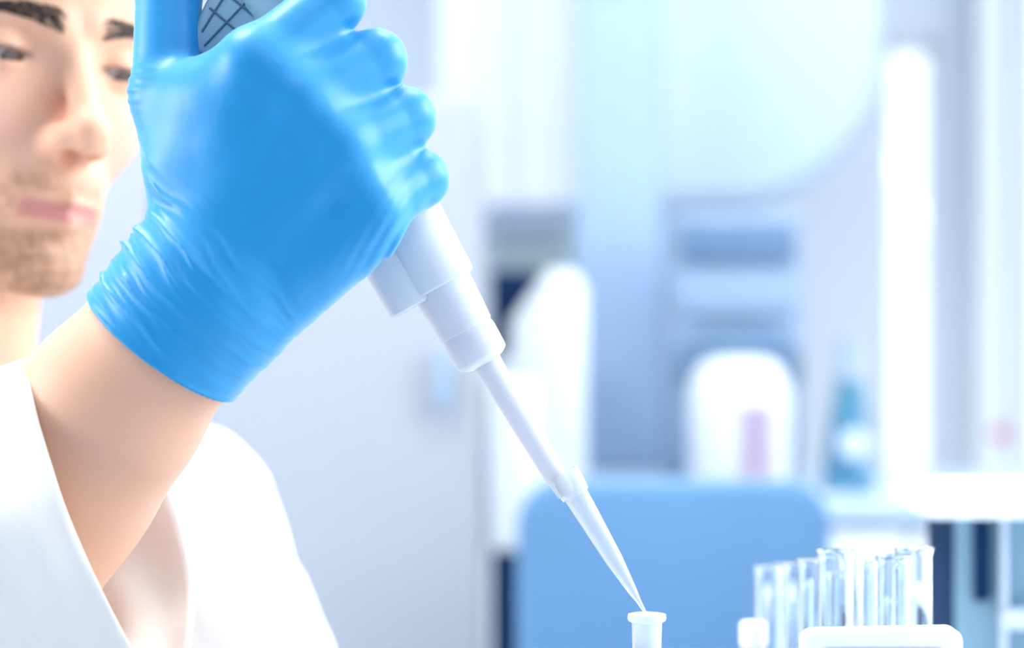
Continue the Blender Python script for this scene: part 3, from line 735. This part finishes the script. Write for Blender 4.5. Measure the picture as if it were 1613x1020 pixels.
# eyebrows: short hairs laid on the brow ridge
def onskin(q):          # push a head-local point onto the skin
    p = hw(q)[None]
    for _ in range(6):
        v0 = body(p); gr = np.stack([body(p + np.eye(3)[i]) - v0 for i in range(3)], 1); p = p - v0[:, None] * gr / np.maximum((gr ** 2).sum(1), .2)[:, None]
    return p
def project(pts):
    p = pts.copy()
    for _ in range(6):
        v0 = head(p); gr = np.stack([head(p + .5 * np.eye(3)[i]) - v0 for i in range(3)], 1) / .5; p = p - v0[:, None] * gr / np.maximum((gr ** 2).sum(1), .2)[:, None]
    return p, gr / (np.linalg.norm(gr, axis=1)[:, None] + 1e-9)
for sx in (-1, 1):
    n = 480; u = rng.rand(n); v = rng.rand(n) - .5
    wd = 7.5 * (1 - .75 * u ** 1.5)
    x = 9 + 40 * u; z = 15.5 + 5.5 * np.sin(np.clip(u * 1.15, 0, 1) * math.pi * .62) - 5 * u ** 3 + v * wd
    Q = np.stack([sx * x, 88 - 14 * u, z], 1)
    a, na = project(H0 + Q @ HR.T)
    dirn = np.stack([sx * (.8 + .2 * u), -.25 * u, .55 - 1.0 * u], 1) @ HR.T; ln = 4 + 3 * rng.rand(n)[:, None]
    b_, nb_ = project(a + dirn * ln); a = a - na * .3; b_ = b_ + nb_ * .5; mid = (a + b_) / 2 + na * .4
    side = np.cross(na, dirn); side /= np.linalg.norm(side, axis=1)[:, None]
    VV = np.stack([a - side * .22, a + side * .22, a + na * .3, mid - side * .2, mid + side * .2, mid + na * .3, b_ - side * .05, b_ + side * .05, b_ + na * .05], 1).reshape(-1, 3)
    fa = []
    for i0 in (0, 3):
        for j in range(3): j2 = (j + 1) % 3; fa.append([i0 + j, i0 + j2, i0 + 3 + j2, i0 + 3 + j])
    FF = (np.arange(n)[:, None, None] * 9 + np.array(fa)[None]).reshape(-1, 4)
    mesh_np('eyebrow', VV, FF, M['hair'], per)
# hair cap
def hairf(p):
    q = hl(p); m = q.copy(); m[:, 0] = np.abs(m[:, 0])
    f = ell(m, (0, -14, 42), (84, 104, 96)) + 1.6 * noise(p * np.array([1, 1, .4]), 14) * .6
    cut = smax(q[:, 1] * .62 - (q[:, 2] - 62) , -(q[:, 2] + 40 - .2 * q[:, 1]) - 1000, 4)
    line = np.where(m[:, 0] < 52, (q[:, 1] - 62) * .8 - (q[:, 2] - 60), (q[:, 1] + 20) * 1.0 - (q[:, 2] + 10) - 42)
    f = smax(f, np.where(q[:, 1] > -10, np.maximum(line * .6, -(q[:, 2] + 20) * .8), -(q[:, 2] + 60) * .8), 6)
    return smax(f, -(ell(m, (0, -8, 36), (74, 95, 88))), 1)
V, Fc = nets(hairf, H0 - 150, H0 + 170, 3.0)
mesh_np('hair', V, Fc, M['hair'], per)
print('sculpt glove')
lo = np.array([-175.0, 828, -40]); hi = np.array([0.0, 950, 175])
V, Fc = nets(glove, (-185, 828, -45), (0, 955, 184), .95)
g = mesh_np('glove', V, Fc, M['glove'], per)
# coat torso
def coat(p):
    q = p - NB; x_ = q @ LV; y_ = q @ np.array([LV[1], -LV[0], 0])
    zz = q[:, 2]
    tors = np.sqrt((x_ / 150) ** 2 + (y_ / 105) ** 2); tors = (tors - 1) * 105
    tors = smax(smax(tors, zz + 48, 50), -(zz + 610), 10)
    f = smin(tors, smin(cap(p, NB + (0, 0, -42), LS, 50, 52), cap(p, NB + (0, 0, -42), RS, 48, 52), 10), 25)
    f = smin(f, cap(p, LS, (-117, 1262, -262), 50, 50), 18)
    f = smin(f, cap(p, (-117, 1262, -262), (-85, 1150, -330), 50, 42), 10)
    f = smin(f, cap(p, RS, ELB + (4, 6, 2), 52, 56), 14)
    f = f + 1.8 * noise(p * np.array([1, 1, .5]), 55) + .9 * noise(p, 24)
    f = smax(f, -(cap(p, hw((0, -18, -40)), NB, 50, 52) - 6 + np.clip(-(p[:, 2] - NB[2] + 42), 0, 80) * .9), 3)
    return f
V, Fc = nets(coat, (-500, 870, -720), (-20, 1460, 0), 4.5)
ct = mesh_np('lab_coat', V, Fc, M['coat'], per)
# collar: stand-up band round the neck
cb_ = bmesh.new(); rings = []
nk = NB + np.array([0, 0, -22.0])
for k in range(41):
    a = R(-160) + R(320) * k / 40 ; fwd = np.array([LV[1], -LV[0], 0])
    dirv = -fwd * math.cos(a) + LV * math.sin(a)
    hgt = 70 - 34 * (abs(a) / R(160)) ** 2
    c0 = nk + dirv * 66 + (0, 0, -16 - 18 * (abs(a) / R(160)) ** 2); c1 = nk + dirv * 61 + np.array([0, 0, hgt]); c2 = nk + dirv * 70 + np.array([0, 0, hgt + 1]); c3 = nk + dirv * 82 + (0, 0, -22 - 24 * (abs(a) / R(160)) ** 2)
    rings.append([cb_.verts.new(Vector(c / 1000) + Vector((0, 0, CAMZ))) for c in (c0, c1, c2, c3)])
for r0_, r1_ in zip(rings[:-1], rings[1:]):
    for j in range(4): j2 = (j + 1) % 4; cb_.faces.new((r0_[j], r0_[j2], r1_[j2], r1_[j]))
cb_.faces.new(rings[0]); cb_.faces.new(rings[-1])
def sub(o, mid, root):
    o.parent = mid; o.matrix_parent_inverse = (Matrix.Translation(root.location) @ mid.matrix_parent_inverse).inverted()
    return o
sub(from_bm('collar', cb_, M['coat'], angle=60), ct, per)
# near sleeve, a loose tube with an oblique mouth
def sleeve(prefix_rings, segs=120, mouth_fold=True):
    b = bmesh.new(); rows = []
    for (c, A, B, t_) in prefix_rings:
        row = []
        for k in range(segs):
            a = 2 * math.pi * k / segs
            v = c + A * math.cos(a) + B * math.sin(a)
            if math.sin(a) > 0: v = v + np.array([20.0, 0, 0]) * math.sin(a) * max(0, 1 - t_ / 70.0)
            n_ = (A * math.cos(a) + B * math.sin(a)); n_ = n_ / np.linalg.norm(n_)
            amp = 4.6 * min(1, t_ / 25.0)
            fold = math.sin(t_ / 11 + 2.0 * math.sin(a * 1.0 + .6) + .8 * math.sin(3 * a)) * amp * (.55 + .45 * math.sin(a * 2 + t_ / 60))
            fold += float(noise(v[None], 38)[0]) * 1.6
            row.append(b.verts.new(Vector((v + n_ * fold) / 1000) + Vector((0, 0, CAMZ))))
        rows.append(row)
    for r0_, r1_ in zip(rows[:-1], rows[1:]):
        for k in range(segs):
            k2 = (k + 1) % segs; b.faces.new((r0_[k], r0_[k2], r1_[k2], r1_[k]))
    bmesh.ops.recalc_face_normals(b, faces=b.faces)
    return b
MC = P(158, 810, 2)
A_ = np.array([.375, 0, -.927]) * 69; B_ = np.array([0.0, 52.0, 3.0])
path = [(MC, A_, B_)]
keys = [(0, MC, A_, B_), (60, P(-55, 880, -5), np.array([.36, 0, -.93]) * 66, np.array([6, 56.0, 2])),
        (120, ELB + (-4, 8, 5), np.array([.15, .1, -.98]) * 54, np.array([-10, 52.0, 6])),
        ]
rg = []
for (t0, c0, a0, b0), (t1, c1, a1, b1) in zip(keys[:-1], keys[1:]):
    n = int((t1 - t0) / 3)
    for k in range(n):
        u = k / n; rg.append((c0 + (c1 - c0) * u, a0 + (a1 - a0) * u, b0 + (b1 - b0) * u, t0 + (t1 - t0) * u))
for i_ in range(len(rg)): rg[i_] = rg[i_]
rg.append((keys[-1][1], keys[-1][2], keys[-1][3], 120))
sb = sleeve(rg)
so = sub(from_bm('sleeve', sb, M['coat'], angle=180), ct, per)
sm = so.modifiers.new('thickness', 'SOLIDIFY'); sm.thickness = .0016; sm.offset = -1
# trousers and shoes on a stool (all below the frame)
hip = NB + np.array([0, 0, -575.0]); fwd = np.array([LV[1], -LV[0], 0])
def legs(p):
    f = None
    for s in (-1, 1):
        h_ = hip + LV * 85 * s; k_ = h_ + fwd * 380 + (0, 0, 0); a_ = k_ + (0, 0, -430) - fwd * 60
        g_ = smin(cap(p, h_, k_, 82, 62), cap(p, k_, a_, 60, 50), 15); f = g_ if f is None else smin(f, g_, 10)
    return f + 1.5 * noise(p, 70)
V, Fc = nets(legs, hip - (220, 520, 560), hip + (560, 260, 120), 8.0)
mesh_np('trousers', V, Fc, M['trousers'], per)
for s in (-1, 1):
    a_ = hip + LV * 85 * s + fwd * 320 + (0, 0, -505)
    gz0 = -1200
    def shoe(p): return smax(smin(cap(p, (a_[0], a_[1], gz0 + 40) - fwd * 40, np.array([a_[0], a_[1], gz0 + 30]) + fwd * 130, 42, 36), cap(p, np.array([a_[0], a_[1], gz0 + 40]), a_ + (0, 0, 20), 42, 44), 12), -(p[:, 2] - gz0), 3)
    V, Fc = nets(shoe, (a_[0] - 230, a_[1] - 230, gz0 - 8), (a_[0] + 230, a_[1] + 230, gz0 + 160), 6.0)
    mesh_np('shoe', V, Fc, M['shoe'], per)
st = empty('stool', (hip[0] / 1000, hip[1] / 1000, 0)); tag(st, 'round blue stool under the seated man', 'stool')
mt = Matrix.Translation((hip[0] / 1000, hip[1] / 1000, 0)); hz = hip[2] / 1000 + CAMZ - .085
lathe('seat', [(0, hz - .06), (.16, hz - .06), (.175, hz - .045), (.175, hz - .02), (.16, hz), (0, hz)], M['chair'], st, mt)
lathe('column', [(0, .06), (.025, .06), (.025, hz - .06), (0, hz - .06)], M['metal'], st, mt)
lathe('base', [(0, 0), (.2, 0), (.2, .012), (.04, .06), (0, .06)], M['metal'], st, mt)
